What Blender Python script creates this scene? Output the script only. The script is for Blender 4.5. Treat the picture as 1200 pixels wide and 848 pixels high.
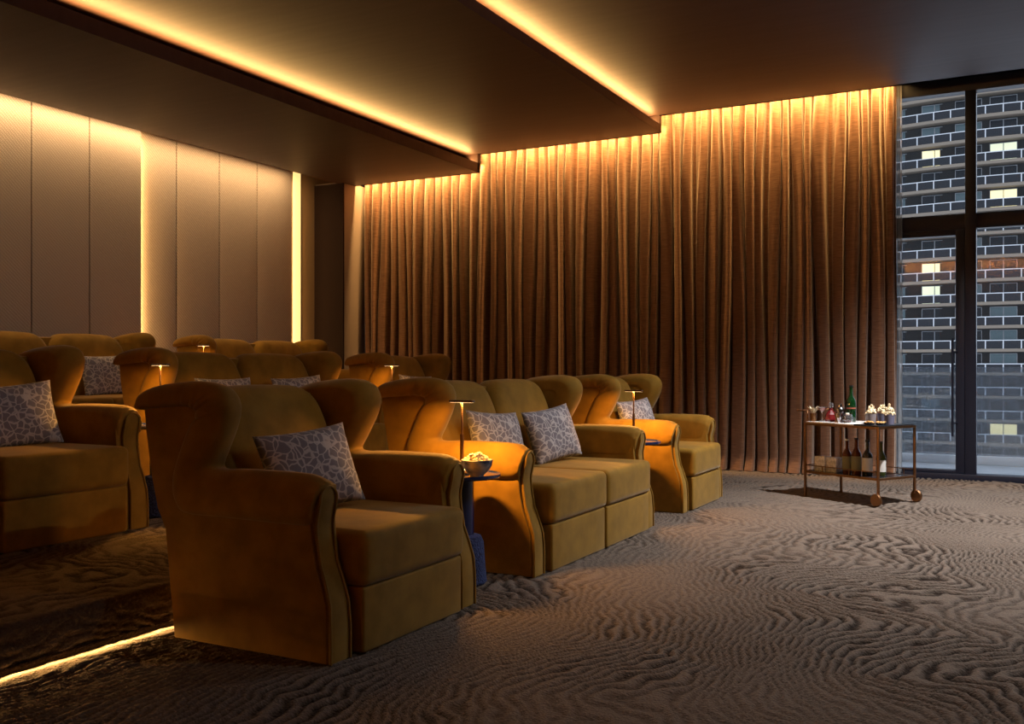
import bpy, bmesh, math, random
import numpy as np
from mathutils import Vector, Matrix

for o in list(bpy.data.objects):
    bpy.data.objects.remove(o)
SC = bpy.context.scene
COL = SC.collection
rng = random.Random(7)

# ------------------------------------------------------------------ camera
F_PX, EYE, HORIZON = 1130.0, 1.10, 430.0
YAW = math.atan(597 / 1130)
cam_d = bpy.data.cameras.new('camera')
cam_d.sensor_fit = 'HORIZONTAL'
cam_d.sensor_width = 36.0
cam_d.lens = 36.0 * F_PX / 1200.0
cam_d.shift_y = (HORIZON - 424.0) / 1200.0
cam_d.clip_end = 500
cam = bpy.data.objects.new('camera', cam_d)
COL.objects.link(cam)
cam.location = (0, 0, EYE)
cam.rotation_euler = (math.pi / 2, 0, YAW)
SC.camera = cam

# ------------------------------------------------------------------ view, sky
vs = SC.view_settings
vs.view_transform = 'Standard'
vs.look = 'None'
vs.exposure = 0.7
vs.gamma = 1.0
vs.use_curve_mapping = False
world = bpy.data.worlds.new('dusk_sky')
SC.world = world
world.use_nodes = True
bg = world.node_tree.nodes['Background']
bg.inputs[0].default_value = (0.57, 0.64, 0.77, 1)
bg.inputs[1].default_value = 1.7

# ------------------------------------------------------------------ room numbers (metres)
Z_MAIN, Z_MID, Z_LOW = 3.86, 3.67, 3.45          # the three ceiling levels
LIP_MID, LIP_LOW = -3.50, -5.80                  # front edges of the dropped ceilings
CEIL_END = 10.14                                 # ceilings stop here, curtain pocket beyond
CURT_Y = 10.28
GLASS_Y = 10.52
ROOM_X0, ROOM_X1, ROOM_Y0 = -8.20, 5.0, -3.0
STEP = 0.19
RISER_B, RISER_C = -3.18, -5.34
WARM = (1.0, 0.555, 0.175)


def area_light(name, loc, direction, length, width, power, color, axis=(0, 1, 0), spread=180):
    d = bpy.data.lights.new(name, 'AREA')
    d.shape = 'RECTANGLE'
    d.size, d.size_y = length, width
    d.energy = power
    d.color = color
    d.spread = math.radians(spread)
    o = bpy.data.objects.new(name, d)
    COL.objects.link(o)
    z = -Vector(direction).normalized()
    x = Vector(axis).normalized()
    y = z.cross(x).normalized()
    x = y.cross(z)
    m = Matrix((x, y, z)).transposed().to_4x4()
    m.translation = loc
    o.matrix_world = m
    return o


# warm led lines in the ceiling coves, in the curtain pocket and behind the wall panels
PW = 7.0
area_light('cove_led', (LIP_MID - 0.10, 5.05, Z_MID + 0.105), (1, 0, 0.9), 10.1, 0.015, 10.1 * 7.0, WARM)
area_light('cove_led', (LIP_LOW - 0.10, 5.05, Z_LOW + 0.130), (1, 0, 0.9), 10.1, 0.015, 10.1 * 7.0, WARM)
for x0, x1, zc in ((-7.62, LIP_LOW, Z_LOW), (LIP_LOW, LIP_MID, Z_MID), (LIP_MID, -1.1, Z_MAIN)):
    area_light('curtain_led', ((x0 + x1) / 2, CEIL_END + 0.014, zc + 0.13), (0, 0.42, -1.0), x1 - x0, 0.015,
               (x1 - x0) * 17.0, WARM, axis=(1, 0, 0), spread=120)
area_light('panel_led', (-7.765, 5.6, Z_LOW + 0.04), (-0.12, 0, -1), 7.2, 0.015, 7.2 * 5.2, (1.0, 0.64, 0.29))
area_light('panel_led', (-7.955, 6.925, 1.75), (-0.35, 1, 0), 3.4, 0.012, 3.4 * 2.4, WARM, axis=(0, 0, 1))
area_light('panel_led', (-8.06, 9.39, 1.75), (-0.45, 1, 0), 3.4, 0.012, 3.4 * 1.3, WARM, axis=(0, 0, 1))
area_light('added_side_fill', (-0.6, ROOM_Y0 + 0.12, Z_LOW - 0.02), (0, -1, -0.6), 8.5, 0.02, 8.5 * 5.5, (1.0, 0.42, 0.10), axis=(1, 0, 0))  # added warm fill by the unseen wall, brightens the chair sides
area_light('step_led', (RISER_B - 0.014, 2.6, 0.016), (0.8, 0, -1.0), 10.0, 0.008, 10.0 * 2.4, WARM, spread=140)
area_light('step_led', (RISER_C - 0.014, 2.6, STEP + 0.016), (0.8, 0, -1.0), 10.0, 0.008, 10.0 * 2.4, WARM, spread=140)

# ------------------------------------------------------------------ helpers


def mat(name, color, rough=0.6, metal=0.0, sheen=0.0, sheen_tint=None, spec=0.5, emit=None, estr=1.0, alpha=None,
        trans=0.0, ior=1.45):
    m = bpy.data.materials.new(name)
    m.use_nodes = True
    b = m.node_tree.nodes['Principled BSDF']
    b.inputs['Base Color'].default_value = (*color, 1)
    b.inputs['Roughness'].default_value = rough
    b.inputs['Metallic'].default_value = metal
    b.inputs['Specular IOR Level'].default_value = spec
    if sheen:
        b.inputs['Sheen Weight'].default_value = sheen
        b.inputs['Sheen Roughness'].default_value = 0.35
        b.inputs['Sheen Tint'].default_value = (*(sheen_tint or color), 1)
    if emit:
        b.inputs['Emission Color'].default_value = (*emit, 1)
        b.inputs['Emission Strength'].default_value = estr
    if trans:
        b.inputs['Transmission Weight'].default_value = trans
        b.inputs['IOR'].default_value = ior
    return m


def nodes(m):
    nt = m.node_tree
    return nt, nt.nodes['Principled BSDF']


def N(nt, kind, **kw):
    n = nt.nodes.new(kind)
    for k, v in kw.items():
        if k in n.inputs.keys() if hasattr(n.inputs, 'keys') else False:
            n.inputs[k].default_value = v
        else:
            setattr(n, k, v)
    return n


def noise_color(m, c1, c2, scale, detail=3, bump=0.0, bscale=None, stretch=(1, 1, 1), lo=0.35, hi=0.65, dist=0.01,
                coord='Object'):
    """two-tone cloth or plaster grain plus fine relief"""
    nt, b = nodes(m)
    tc = nt.nodes.new('ShaderNodeTexCoord')
    mp = nt.nodes.new('ShaderNodeMapping')
    mp.inputs['Scale'].default_value = stretch
    nt.links.new(tc.outputs[coord], mp.inputs[0])
    nz = nt.nodes.new('ShaderNodeTexNoise')
    nz.inputs['Scale'].default_value = scale
    nz.inputs['Detail'].default_value = detail
    nt.links.new(mp.outputs[0], nz.inputs['Vector'])
    r = nt.nodes.new('ShaderNodeValToRGB')
    r.color_ramp.elements[0].position = lo
    r.color_ramp.elements[1].position = hi
    r.color_ramp.elements[0].color = (*c1, 1)
    r.color_ramp.elements[1].color = (*c2, 1)
    nt.links.new(nz.outputs[0], r.inputs[0])
    nt.links.new(r.outputs[0], b.inputs['Base Color'])
    if bump:
        n2 = nt.nodes.new('ShaderNodeTexNoise')
        n2.inputs['Scale'].default_value = bscale or scale * 4
        n2.inputs['Detail'].default_value = 2
        nt.links.new(mp.outputs[0], n2.inputs['Vector'])
        bp = nt.nodes.new('ShaderNodeBump')
        bp.inputs['Strength'].default_value = bump
        bp.inputs['Distance'].default_value = dist
        nt.links.new(n2.outputs[0], bp.inputs['Height'])
        nt.links.new(bp.outputs[0], b.inputs['Normal'])
    return m


def link(o, parent=None):
    COL.objects.link(o)
    if parent is not None:
        o.parent = parent
    return o


def mesh_obj(name, verts, faces, material, parent=None, sharp=40, smooth=True):
    me = bpy.data.meshes.new(name)
    me.from_pydata([tuple(map(float, v)) for v in verts], [], [tuple(f) for f in faces])
    return finish(name, me, material, parent, sharp, smooth)


def finish(name, me, material, parent=None, sharp=40, smooth=True):
    me.validate()
    if smooth:
        me.polygons.foreach_set('use_smooth', [True] * len(me.polygons))
        me.set_sharp_from_angle(angle=math.radians(sharp))
    if material:
        me.materials.append(material)
    o = bpy.data.objects.new(name, me)
    return link(o, parent)


def bm_obj(name, bm, material, parent=None, sharp=40, smooth=True):
    me = bpy.data.meshes.new(name)
    bmesh.ops.recalc_face_normals(bm, faces=bm.faces)
    bm.to_mesh(me)
    bm.free()
    return finish(name, me, material, parent, sharp, smooth)


def add_box(bm, a, b, bevel=0.0, seg=2, mtx=None):
    r = bmesh.ops.create_cube(bm, size=1.0)
    vv = r['verts']
    for v in vv:
        v.co = Vector([(a[i] + b[i]) / 2 + v.co[i] * (b[i] - a[i]) for i in range(3)])
    if bevel:
        ed = list({e for v in vv for e in v.link_edges})
        rr = bmesh.ops.bevel(bm, geom=ed, offset=bevel, segments=seg, affect='EDGES', profile=0.5)
        vv = list({v for f in rr['faces'] for v in f.verts} | {v for v in vv if v.is_valid})
    if mtx is not None:
        bmesh.ops.transform(bm, matrix=mtx, verts=[v for v in vv if v.is_valid])
    return bm


def box(name, a, b, material, parent=None, bevel=0.0, seg=2):
    bm = bmesh.new()
    add_box(bm, a, b, bevel, seg)
    return bm_obj(name, bm, material, parent)


def add_tube(bm, pts, rad, n=10, cap=True):
    pts = [Vector(p) for p in pts]
    rads = rad if isinstance(rad, (list, tuple)) else [rad] * len(pts)
    rings = []
    up = None
    for i, p in enumerate(pts):
        t = (pts[min(i + 1, len(pts) - 1)] - pts[max(i - 1, 0)]).normalized()
        if up is None:
            up = Vector((0, 0, 1)) if abs(t.z) < 0.9 else Vector((1, 0, 0))
        s = t.cross(up)
        if s.length < 1e-5:
            s = t.orthogonal()
        s.normalize()
        up = s.cross(t).normalized()
        rings.append([bm.verts.new(p + rads[i] * (math.cos(2 * math.pi * k / n) * s + math.sin(2 * math.pi * k / n) * up))
                      for k in range(n)])
    for a, b in zip(rings, rings[1:]):
        for k in range(n):
            bm.faces.new((a[k], a[(k + 1) % n], b[(k + 1) % n], b[k]))
    if cap:
        bm.faces.new(rings[0][::-1])
        bm.faces.new(rings[-1])
    return bm


def tube(name, pts, rad, material, parent=None, n=10):
    return bm_obj(name, add_tube(bmesh.new(), pts, rad, n), material, parent, sharp=50)


def add_lathe(bm, prof, n=24, center=(0, 0, 0)):
    """profile of (radius, z); radius 0 closes at the axis"""
    cx, cy, cz = center
    rings = []
    for r, z in prof:
        if r <= 1e-6:
            rings.append([bm.verts.new((cx, cy, cz + z))])
        else:
            rings.append([bm.verts.new((cx + r * math.cos(2 * math.pi * k / n), cy + r * math.sin(2 * math.pi * k / n), cz + z))
                          for k in range(n)])
    for a, b in zip(rings, rings[1:]):
        for k in range(n):
            k2 = (k + 1) % n
            if len(a) == 1 and len(b) == 1:
                continue
            if len(a) == 1:
                bm.faces.new((a[0], b[k2], b[k]))
            elif len(b) == 1:
                bm.faces.new((a[k], a[k2], b[0]))
            else:
                bm.faces.new((a[k], a[k2], b[k2], b[k]))
    return bm


def lathe(name, prof, material, parent=None, n=24, center=(0, 0, 0), sharp=40):
    return bm_obj(name, add_lathe(bmesh.new(), prof, n, center), material, parent, sharp)


def rounded_block(name, x0, x1, y0, y1, z0, z1, r, material, parent=None, n=12, puff=(0, 0, 0), shear=None):
    """upholstered block: rounded edges of radius r, faces swelling by puff along x, y, z"""
    lo, hi = np.array([x0, y0, z0]), np.array([x1, y1, z1])
    def ticks(a, b):
        rr = min(r, (b - a) / 2 * 0.99)
        e = [a + rr * (1 - math.cos(t)) for t in np.linspace(0, math.pi / 2, 5)]
        inner = list(np.linspace(a + rr, b - rr, n))[1:-1]
        e2 = [b - rr * (1 - math.cos(t)) for t in np.linspace(math.pi / 2, 0, 5)]
        return e + inner + e2
    T = [ticks(lo[i], hi[i]) for i in range(3)]
    vid, verts, faces = {}, [], []
    def vert(i, j, k):
        key = (i, j, k)
        if key not in vid:
            p = np.array([T[0][i], T[1][j], T[2][k]])
            q = np.clip(p, lo + r, hi - r)
            d = p - q
            L = np.linalg.norm(d)
            if L > 1e-9:
                p = q + d / L * r
            u = 2 * (p - lo) / (hi - lo) - 1
            c = (lo + hi) / 2
            for ax in range(3):
                if puff[ax]:
                    o1, o2 = [a for a in range(3) if a != ax]
                    p[ax] += puff[ax] * u[ax] * (1 - min(1, abs(u[o1])) ** 2.5) * (1 - min(1, abs(u[o2])) ** 2.5)
            if shear:
                p = shear(p)
            vid[key] = len(verts)
            verts.append(p)
        return vid[key]
    S = [len(t) for t in T]
    for ax in range(3):
        a, b = (ax + 1) % 3, (ax + 2) % 3
        for side in (0, S[ax] - 1):
            for i in range(S[a] - 1):
                for j in range(S[b] - 1):
                    q = []
                    for di, dj in ((0, 0), (1, 0), (1, 1), (0, 1)):
                        idx = [0, 0, 0]
                        idx[ax], idx[a], idx[b] = side, i + di, j + dj
                        q.append(vert(*idx))
                    faces.append(q if side else q[::-1])
    return mesh_obj(name, verts, faces, material, parent, sharp=70)


def extrude_profile(name, pts, y0, y1, material, parent=None, bevel=0.0):
    """closed outline in x,z pushed from y0 to y1"""
    bm = bmesh.new()
    a = [bm.verts.new((x, y0, z)) for x, z in pts]
    b = [bm.verts.new((x, y1, z)) for x, z in pts]
    n = len(pts)
    bm.faces.new(a)
    bm.faces.new(b[::-1])
    for i in range(n):
        bm.faces.new((a[i], b[i], b[(i + 1) % n], a[(i + 1) % n]))
    bmesh.ops.recalc_face_normals(bm, faces=bm.faces)
    if bevel:
        ed = [e for e in bm.edges if abs(e.verts[0].co.y - e.verts[1].co.y) < 1e-6]
        bmesh.ops.bevel(bm, geom=ed, offset=bevel, segments=2, affect='EDGES', profile=0.5)
    return bm_obj(name, bm, material, parent, sharp=35)


def catmull(pts, n):
    """smooth open curve through pts, n samples spread evenly by control index"""
    P = np.array(pts, float)
    P = np.vstack([2 * P[0] - P[1], P, 2 * P[-1] - P[-2]])
    m = len(P) - 3
    out = []
    for s in np.linspace(0, m - 1e-9, n):
        i = int(s)
        t = s - i
        p0, p1, p2, p3 = P[i:i + 4]
        out.append(0.5 * (2 * p1 + (p2 - p0) * t + (2 * p0 - 5 * p1 + 4 * p2 - p3) * t * t + (3 * p1 - p0 - 3 * p2 + p3) * t ** 3))
    return np.array(out)


def empty(name, loc, rz=0.0):
    o = bpy.data.objects.new(name, None)
    o.empty_display_size = 0.1
    o.location = loc
    o.rotation_euler = (0, 0, rz)
    return link(o)


def tag(o, label=None, cat=None, group=None, kind=None):
    if label:
        o['label'] = label
    if cat:
        o['category'] = cat
    if group:
        o['group'] = group
    if kind:
        o['kind'] = kind
    return o


def copy_tree(o, parent=None):
    c = o.copy()
    COL.objects.link(c)
    c.parent = parent
    for ch in o.children:
        copy_tree(ch, c)
    return c


def perlin(x, y, seed):
    """smooth gradient noise on arrays"""
    r = np.random.RandomState(seed)
    ang = r.rand(64, 64) * 2 * np.pi
    gx, gy = np.cos(ang), np.sin(ang)
    xi, yi = np.floor(x).astype(int), np.floor(y).astype(int)
    xf, yf = x - xi, y - yi
    u = xf ** 3 * (xf * (xf * 6 - 15) + 10)
    v = yf ** 3 * (yf * (yf * 6 - 15) + 10)
    def g(ix, iy, dx, dy):
        return gx[ix % 64, iy % 64] * dx + gy[ix % 64, iy % 64] * dy
    a = g(xi, yi, xf, yf) * (1 - u) + g(xi + 1, yi, xf - 1, yf) * u
    b = g(xi, yi + 1, xf, yf - 1) * (1 - u) + g(xi + 1, yi + 1, xf - 1, yf - 1) * u
    return a * (1 - v) + b * v


# ------------------------------------------------------------------ materials
M = {}
velvet = mat('mustard_velvet', (0.25, 0.13, 0.02), rough=0.75, sheen=0.40, sheen_tint=(0.74, 0.66, 0.52), spec=0.12)
noise_color(velvet, (0.215, 0.114, 0.015), (0.285, 0.152, 0.021), 9, 4, bump=0.12, bscale=420, dist=0.002)
M['velvet'] = velvet
M['piping'] = mat('mustard_piping', (0.26, 0.14, 0.018), rough=0.7, sheen=0.6, sheen_tint=(0.9, 0.65, 0.3), spec=0.2)
M['brass'] = mat('aged_brass', (0.30, 0.155, 0.075), rough=0.38, metal=1.0)
M['bronze'] = mat('dark_bronze', (0.10, 0.055, 0.035), rough=0.35, metal=0.9)
M['lamp_glow'] = mat('lamp_diffuser', (0.9, 0.8, 0.6), emit=(1.0, 0.62, 0.25), estr=3.0)
M['blue_lacquer'] = mat('blue_lacquer', (0.010, 0.020, 0.085), rough=0.15, spec=0.6)
M['blue_boucle'] = noise_color(mat('blue_boucle', (0.02, 0.04, 0.2), rough=0.95, sheen=0.3, sheen_tint=(0.3, 0.4, 0.9)),
                               (0.006, 0.013, 0.06), (0.03, 0.05, 0.17), 90, 2, bump=0.9, bscale=110, dist=0.02)
M['dark_frame'] = mat('navy_black_frame', (0.012, 0.014, 0.028), rough=0.38, spec=0.5)
M['ceiling'] = noise_color(mat('brown_ceiling', (0.08, 0.045, 0.035), rough=0.55, spec=0.25),
                           (0.064, 0.033, 0.027), (0.074, 0.040, 0.033), 3, 5, stretch=(0.3, 6, 1))
M['brown_wall'] = mat('brown_wall_paint', (0.12, 0.075, 0.06), rough=0.6)
M['tan_wall'] = mat('tan_wall_paint', (0.42, 0.29, 0.17), rough=0.7)
M['column'] = mat('taupe_column_paint', (0.30, 0.235, 0.205), rough=0.6)  # lightened in the colour for the column's lit face
M['column_shade'] = mat('column_shade_board', (0.022, 0.014, 0.013), rough=0.9, spec=0.05)  # shade of the column's unlit face, put into the colour

# woven wall panels: fine diagonal weave
pm = mat('woven_panel_cloth', (0.36, 0.27, 0.19), rough=0.85, spec=0.15)
nt, b = nodes(pm)
tc = nt.nodes.new('ShaderNodeTexCoord')
mp = nt.nodes.new('ShaderNodeMapping')
mp.inputs['Rotation'].default_value = (math.radians(42), 0, 0)
nt.links.new(tc.outputs['Object'], mp.inputs[0])
w1 = nt.nodes.new('ShaderNodeTexWave')
w1.bands_direction = 'Y'
w1.inputs['Scale'].default_value = 22
w1.inputs['Distortion'].default_value = 1.5
w1.inputs['Detail'].default_value = 2
w1.inputs['Detail Scale'].default_value = 6
w2 = nt.nodes.new('ShaderNodeTexWave')
w2.bands_direction = 'Z'
w2.inputs['Scale'].default_value = 13
w2.inputs['Distortion'].default_value = 2.0
w2.inputs['Detail Scale'].default_value = 5
for w in (w1, w2):
    nt.links.new(mp.outputs[0], w.inputs['Vector'])
mx = nt.nodes.new('ShaderNodeMath')
mx.operation = 'MULTIPLY'
nt.links.new(w1.outputs['Fac'], mx.inputs[0])
nt.links.new(w2.outputs['Fac'], mx.inputs[1])
rp = nt.nodes.new('ShaderNodeValToRGB')
rp.color_ramp.elements[0].color = (0.40, 0.33, 0.285, 1)
rp.color_ramp.elements[1].color = (0.64, 0.55, 0.48, 1)
nt.links.new(mx.outputs[0], rp.inputs[0])
nt.links.new(rp.outputs[0], b.inputs['Base Color'])
bp = nt.nodes.new('ShaderNodeBump')
bp.inputs['Strength'].default_value = 0.5
bp.inputs['Distance'].default_value = 0.004
nt.links.new(mx.outputs[0], bp.inputs['Height'])
nt.links.new(bp.outputs[0], b.inputs['Normal'])
M['panel'] = pm

# carpet: dark yarn lines and groove shade painted by carved height, tufted relief
cm = mat('carved_carpet', (0.10, 0.075, 0.06), rough=1.0, spec=0.05, sheen=0.15, sheen_tint=(0.6, 0.5, 0.42))
nt, b = nodes(cm)
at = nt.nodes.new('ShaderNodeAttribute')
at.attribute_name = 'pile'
tc = nt.nodes.new('ShaderNodeTexCoord')
nz = nt.nodes.new('ShaderNodeTexNoise')
nz.inputs['Scale'].default_value = 60
nz.inputs['Detail'].default_value = 3
nt.links.new(tc.outputs['Object'], nz.inputs['Vector'])
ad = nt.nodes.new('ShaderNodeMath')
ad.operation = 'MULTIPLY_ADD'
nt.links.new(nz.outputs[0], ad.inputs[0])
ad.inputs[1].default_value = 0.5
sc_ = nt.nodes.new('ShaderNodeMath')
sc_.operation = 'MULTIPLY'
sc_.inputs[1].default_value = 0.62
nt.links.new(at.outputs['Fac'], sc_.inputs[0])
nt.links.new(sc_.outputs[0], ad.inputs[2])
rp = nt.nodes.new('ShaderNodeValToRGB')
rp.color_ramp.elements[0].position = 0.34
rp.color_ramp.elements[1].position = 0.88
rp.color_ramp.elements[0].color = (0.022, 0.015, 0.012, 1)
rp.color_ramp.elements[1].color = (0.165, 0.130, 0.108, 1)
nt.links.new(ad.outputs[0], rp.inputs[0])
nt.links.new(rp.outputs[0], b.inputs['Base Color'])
n2 = nt.nodes.new('ShaderNodeTexNoise')
n2.inputs['Scale'].default_value = 95
n2.inputs['Detail'].default_value = 3
nt.links.new(tc.outputs['Object'], n2.inputs['Vector'])
bp = nt.nodes.new('ShaderNodeBump')
bp.inputs['Strength'].default_value = 1.0
bp.inputs['Distance'].default_value = 0.012
nt.links.new(n2.outputs[0], bp.inputs['Height'])
nt.links.new(bp.outputs[0], b.inputs['Normal'])
M['carpet'] = cm

# curtain velvet, cream lining on the back of the cloth
cv = mat('copper_velvet', (0.22, 0.105, 0.055), rough=0.6, sheen=0.8, sheen_tint=(0.90, 0.76, 0.66), spec=0.2)
nt, b = nodes(cv)
tc = nt.nodes.new('ShaderNodeTexCoord')
mp = nt.nodes.new('ShaderNodeMapping')
mp.inputs['Scale'].default_value = (3, 3, 40)
nt.links.new(tc.outputs['Object'], mp.inputs[0])
nz = nt.nodes.new('ShaderNodeTexNoise')
nz.inputs['Scale'].default_value = 3.0
nz.inputs['Detail'].default_value = 6
nt.links.new(mp.outputs[0], nz.inputs['Vector'])
rp = nt.nodes.new('ShaderNodeValToRGB')
rp.color_ramp.elements[0].position = 0.3
rp.color_ramp.elements[1].position = 0.7
rp.color_ramp.elements[0].color = (0.145, 0.070, 0.042, 1)
rp.color_ramp.elements[1].color = (0.255, 0.135, 0.083, 1)
nt.links.new(nz.outputs[0], rp.inputs[0])
ge = nt.nodes.new('ShaderNodeNewGeometry')
mi = nt.nodes.new('ShaderNodeMix')
mi.data_type = 'RGBA'
nt.links.new(ge.outputs['Backfacing'], mi.inputs['Factor'])
nt.links.new(rp.outputs[0], mi.inputs['A'])
mi.inputs['B'].default_value = (0.62, 0.55, 0.46, 1)
nt.links.new(mi.outputs['Result'], b.inputs['Base Color'])
M['curtain'] = cv

# pillow cloth: grey with pale crackle veins
pc = mat('crackle_pillow_cloth', (0.2, 0.19, 0.22), rough=0.8, sheen=0.2, sheen_tint=(0.8, 0.8, 0.9), spec=0.2)
nt, b = nodes(pc)
tc = nt.nodes.new('ShaderNodeTexCoord')
nz = nt.nodes.new('ShaderNodeTexNoise')
nz.inputs['Scale'].default_value = 14
nt.links.new(tc.outputs['Object'], nz.inputs['Vector'])
mi = nt.nodes.new('ShaderNodeMix')
mi.data_type = 'VECTOR'
mi.inputs['Factor'].default_value = 0.05
nt.links.new(tc.outputs['Object'], mi.inputs['A'])
nt.links.new(nz.outputs['Color'], mi.inputs['B'])
mp = nt.nodes.new('ShaderNodeMapping')
mp.inputs['Scale'].default_value = (0.0, 1, 1.05)
nt.links.new(mi.outputs['Result'], mp.inputs[0])
vo = nt.nodes.new('ShaderNodeTexVoronoi')
vo.feature = 'DISTANCE_TO_EDGE'
vo.inputs['Scale'].default_value = 27
nt.links.new(mp.outputs[0], vo.inputs['Vector'])
rp = nt.nodes.new('ShaderNodeValToRGB')
rp.color_ramp.elements[0].position = 0.05
rp.color_ramp.elements[1].position = 0.10
rp.color_ramp.elements[0].color = (0.50, 0.47, 0.49, 1)
rp.color_ramp.elements[1].color = (0.205, 0.19, 0.225, 1)
nt.links.new(vo.outputs['Distance'], rp.inputs[0])
nt.links.new(rp.outputs[0], b.inputs['Base Color'])
M['pillow'] = pc


def thin_glass(name, tint, gloss, veil=0.0, veil_col=(0.8, 0.85, 0.9)):
    m = bpy.data.materials.new(name)
    m.use_nodes = True
    nt = m.node_tree
    nt.nodes.clear()
    out = nt.nodes.new('ShaderNodeOutputMaterial')
    tr = nt.nodes.new('ShaderNodeBsdfTransparent')
    tr.inputs[0].default_value = (*tint, 1)
    gl = nt.nodes.new('ShaderNodeBsdfGlossy')
    gl.inputs['Roughness'].default_value = 0.01
    fr = nt.nodes.new('ShaderNodeFresnel')
    fr.inputs[0].default_value = 1.5
    ml = nt.nodes.new('ShaderNodeMath')
    ml.operation = 'MULTIPLY'
    ml.inputs[1].default_value = gloss
    ml.use_clamp = True
    nt.links.new(fr.outputs[0], ml.inputs[0])
    mx = nt.nodes.new('ShaderNodeMixShader')
    nt.links.new(ml.outputs[0], mx.inputs[0])
    nt.links.new(tr.outputs[0], mx.inputs[1])
    nt.links.new(gl.outputs[0], mx.inputs[2])
    last = mx
    if veil:
        df = nt.nodes.new('ShaderNodeBsdfDiffuse')
        df.inputs[0].default_value = (*veil_col, 1)
        m2 = nt.nodes.new('ShaderNodeMixShader')
        m2.inputs[0].default_value = veil
        nt.links.new(mx.outputs[0], m2.inputs[1])
        nt.links.new(df.outputs[0], m2.inputs[2])
        last = m2
    nt.links.new(last.outputs[0], out.inputs[0])
    return m


M['glass'] = thin_glass('clear_window_glass', (0.94, 0.96, 0.97), 1.0)
M['rail_glass'] = thin_glass('balustrade_glass', (0.88, 0.93, 0.98), 3.0, veil=0.28, veil_col=(0.52, 0.54, 0.56))  # veil puts a pale haze of reflection into the glass colour
M['table_glass'] = thin_glass('clear_drinking_glass', (0.92, 0.92, 0.94), 2.5, veil=0.06)

# ------------------------------------------------------------------ floor and seating tiers


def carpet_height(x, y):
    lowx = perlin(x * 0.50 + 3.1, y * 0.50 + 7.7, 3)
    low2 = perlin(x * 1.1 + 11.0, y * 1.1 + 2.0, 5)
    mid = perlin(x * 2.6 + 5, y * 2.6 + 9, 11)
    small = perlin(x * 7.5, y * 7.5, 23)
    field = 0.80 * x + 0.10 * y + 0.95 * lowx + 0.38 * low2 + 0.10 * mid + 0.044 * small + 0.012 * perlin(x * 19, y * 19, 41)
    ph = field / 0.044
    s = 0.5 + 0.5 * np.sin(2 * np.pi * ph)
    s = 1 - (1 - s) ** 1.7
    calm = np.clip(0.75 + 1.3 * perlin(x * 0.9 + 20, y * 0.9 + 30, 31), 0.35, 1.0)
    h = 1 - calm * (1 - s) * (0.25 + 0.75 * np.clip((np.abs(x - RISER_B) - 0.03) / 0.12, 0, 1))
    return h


def grid_mesh(name, xs, ys, z0, amp, material, parent=None, fold=None):
    X, Y = np.meshgrid(xs, ys, indexing='ij')
    H = carpet_height(X, Y)
    D = amp * (1 - H)
    Z = z0 - D
    if fold is not None:                          # carpet turns down over a rounded nose at x = fold
        rn = 0.028
        s = X - (fold - rn)
        th = np.clip(s / rn, 0, np.pi / 2)
        down = np.maximum(0, s - rn * np.pi / 2)
        on = s > 0
        Z = np.where(on, z0 - rn + rn * np.cos(th) - down - D * np.cos(th), Z)
        X = np.where(on, fold - rn + rn * np.sin(th) - D * np.sin(th), X)
    nx, ny = len(xs), len(ys)
    co = np.stack([X, Y, Z], -1).reshape(-1, 3).astype(np.float32)
    i = np.arange(nx - 1)[:, None] * ny + np.arange(ny - 1)[None, :]
    quads = np.stack([i, i + ny, i + ny + 1, i + 1], -1).reshape(-1, 4).astype(np.int32)
    me = bpy.data.meshes.new(name)
    me.vertices.add(len(co))
    me.vertices.foreach_set('co', co.ravel())
    me.loops.add(quads.size)
    me.loops.foreach_set('vertex_index', quads.ravel())
    me.polygons.add(len(quads))
    me.polygons.foreach_set('loop_start', np.arange(0, quads.size, 4, dtype=np.int32))
    me.update(calc_edges=True)
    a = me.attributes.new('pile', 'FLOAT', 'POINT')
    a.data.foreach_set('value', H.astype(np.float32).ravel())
    me.polygons.foreach_set('use_smooth', [True] * len(me.polygons))
    me.materials.append(material)
    o = bpy.data.objects.new(name, me)
    return link(o, parent)


def ticks(*segs):
    out = []
    for a, b, s in segs:
        out += list(np.linspace(a, b, max(2, int(round((b - a) / s)) + 1)))[:-1]
    out.append(segs[-1][1])
    return np.array(out)


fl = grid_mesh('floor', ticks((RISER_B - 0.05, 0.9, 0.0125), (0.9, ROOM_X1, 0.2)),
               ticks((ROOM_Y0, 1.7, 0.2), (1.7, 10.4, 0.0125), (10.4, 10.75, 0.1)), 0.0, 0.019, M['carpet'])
tag(fl, 'dark brown carpet carved with wavy contour lines', kind='structure')


def tier(name, x_front, x_back, z_top, fine):
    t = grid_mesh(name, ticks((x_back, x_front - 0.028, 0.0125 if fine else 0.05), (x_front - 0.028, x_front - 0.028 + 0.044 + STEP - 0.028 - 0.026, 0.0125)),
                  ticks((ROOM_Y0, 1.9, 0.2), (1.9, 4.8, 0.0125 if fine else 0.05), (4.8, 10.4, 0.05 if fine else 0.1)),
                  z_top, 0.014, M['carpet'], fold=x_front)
    tag(t, 'carpeted seating platform one step up' if fine else 'carpeted seating platform two steps up', kind='structure')
    # rounded nose and riser, with a low toe recess for the led line
    zb = z_top - STEP
    prof = [(x_front - 0.016, z_top - 0.05), (x_front - 0.016, zb + 0.036), (x_front - 0.001, zb + 0.034), (x_front - 0.001, zb + 0.026),
            (x_front - 0.03, zb + 0.026), (x_front - 0.03, zb - 0.02), (x_front - 0.06, zb - 0.02), (x_front - 0.06, z_top - 0.05)]
    r = extrude_profile('riser', prof, ROOM_Y0, 10.4, M['carpet'], t)
    return t


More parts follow.
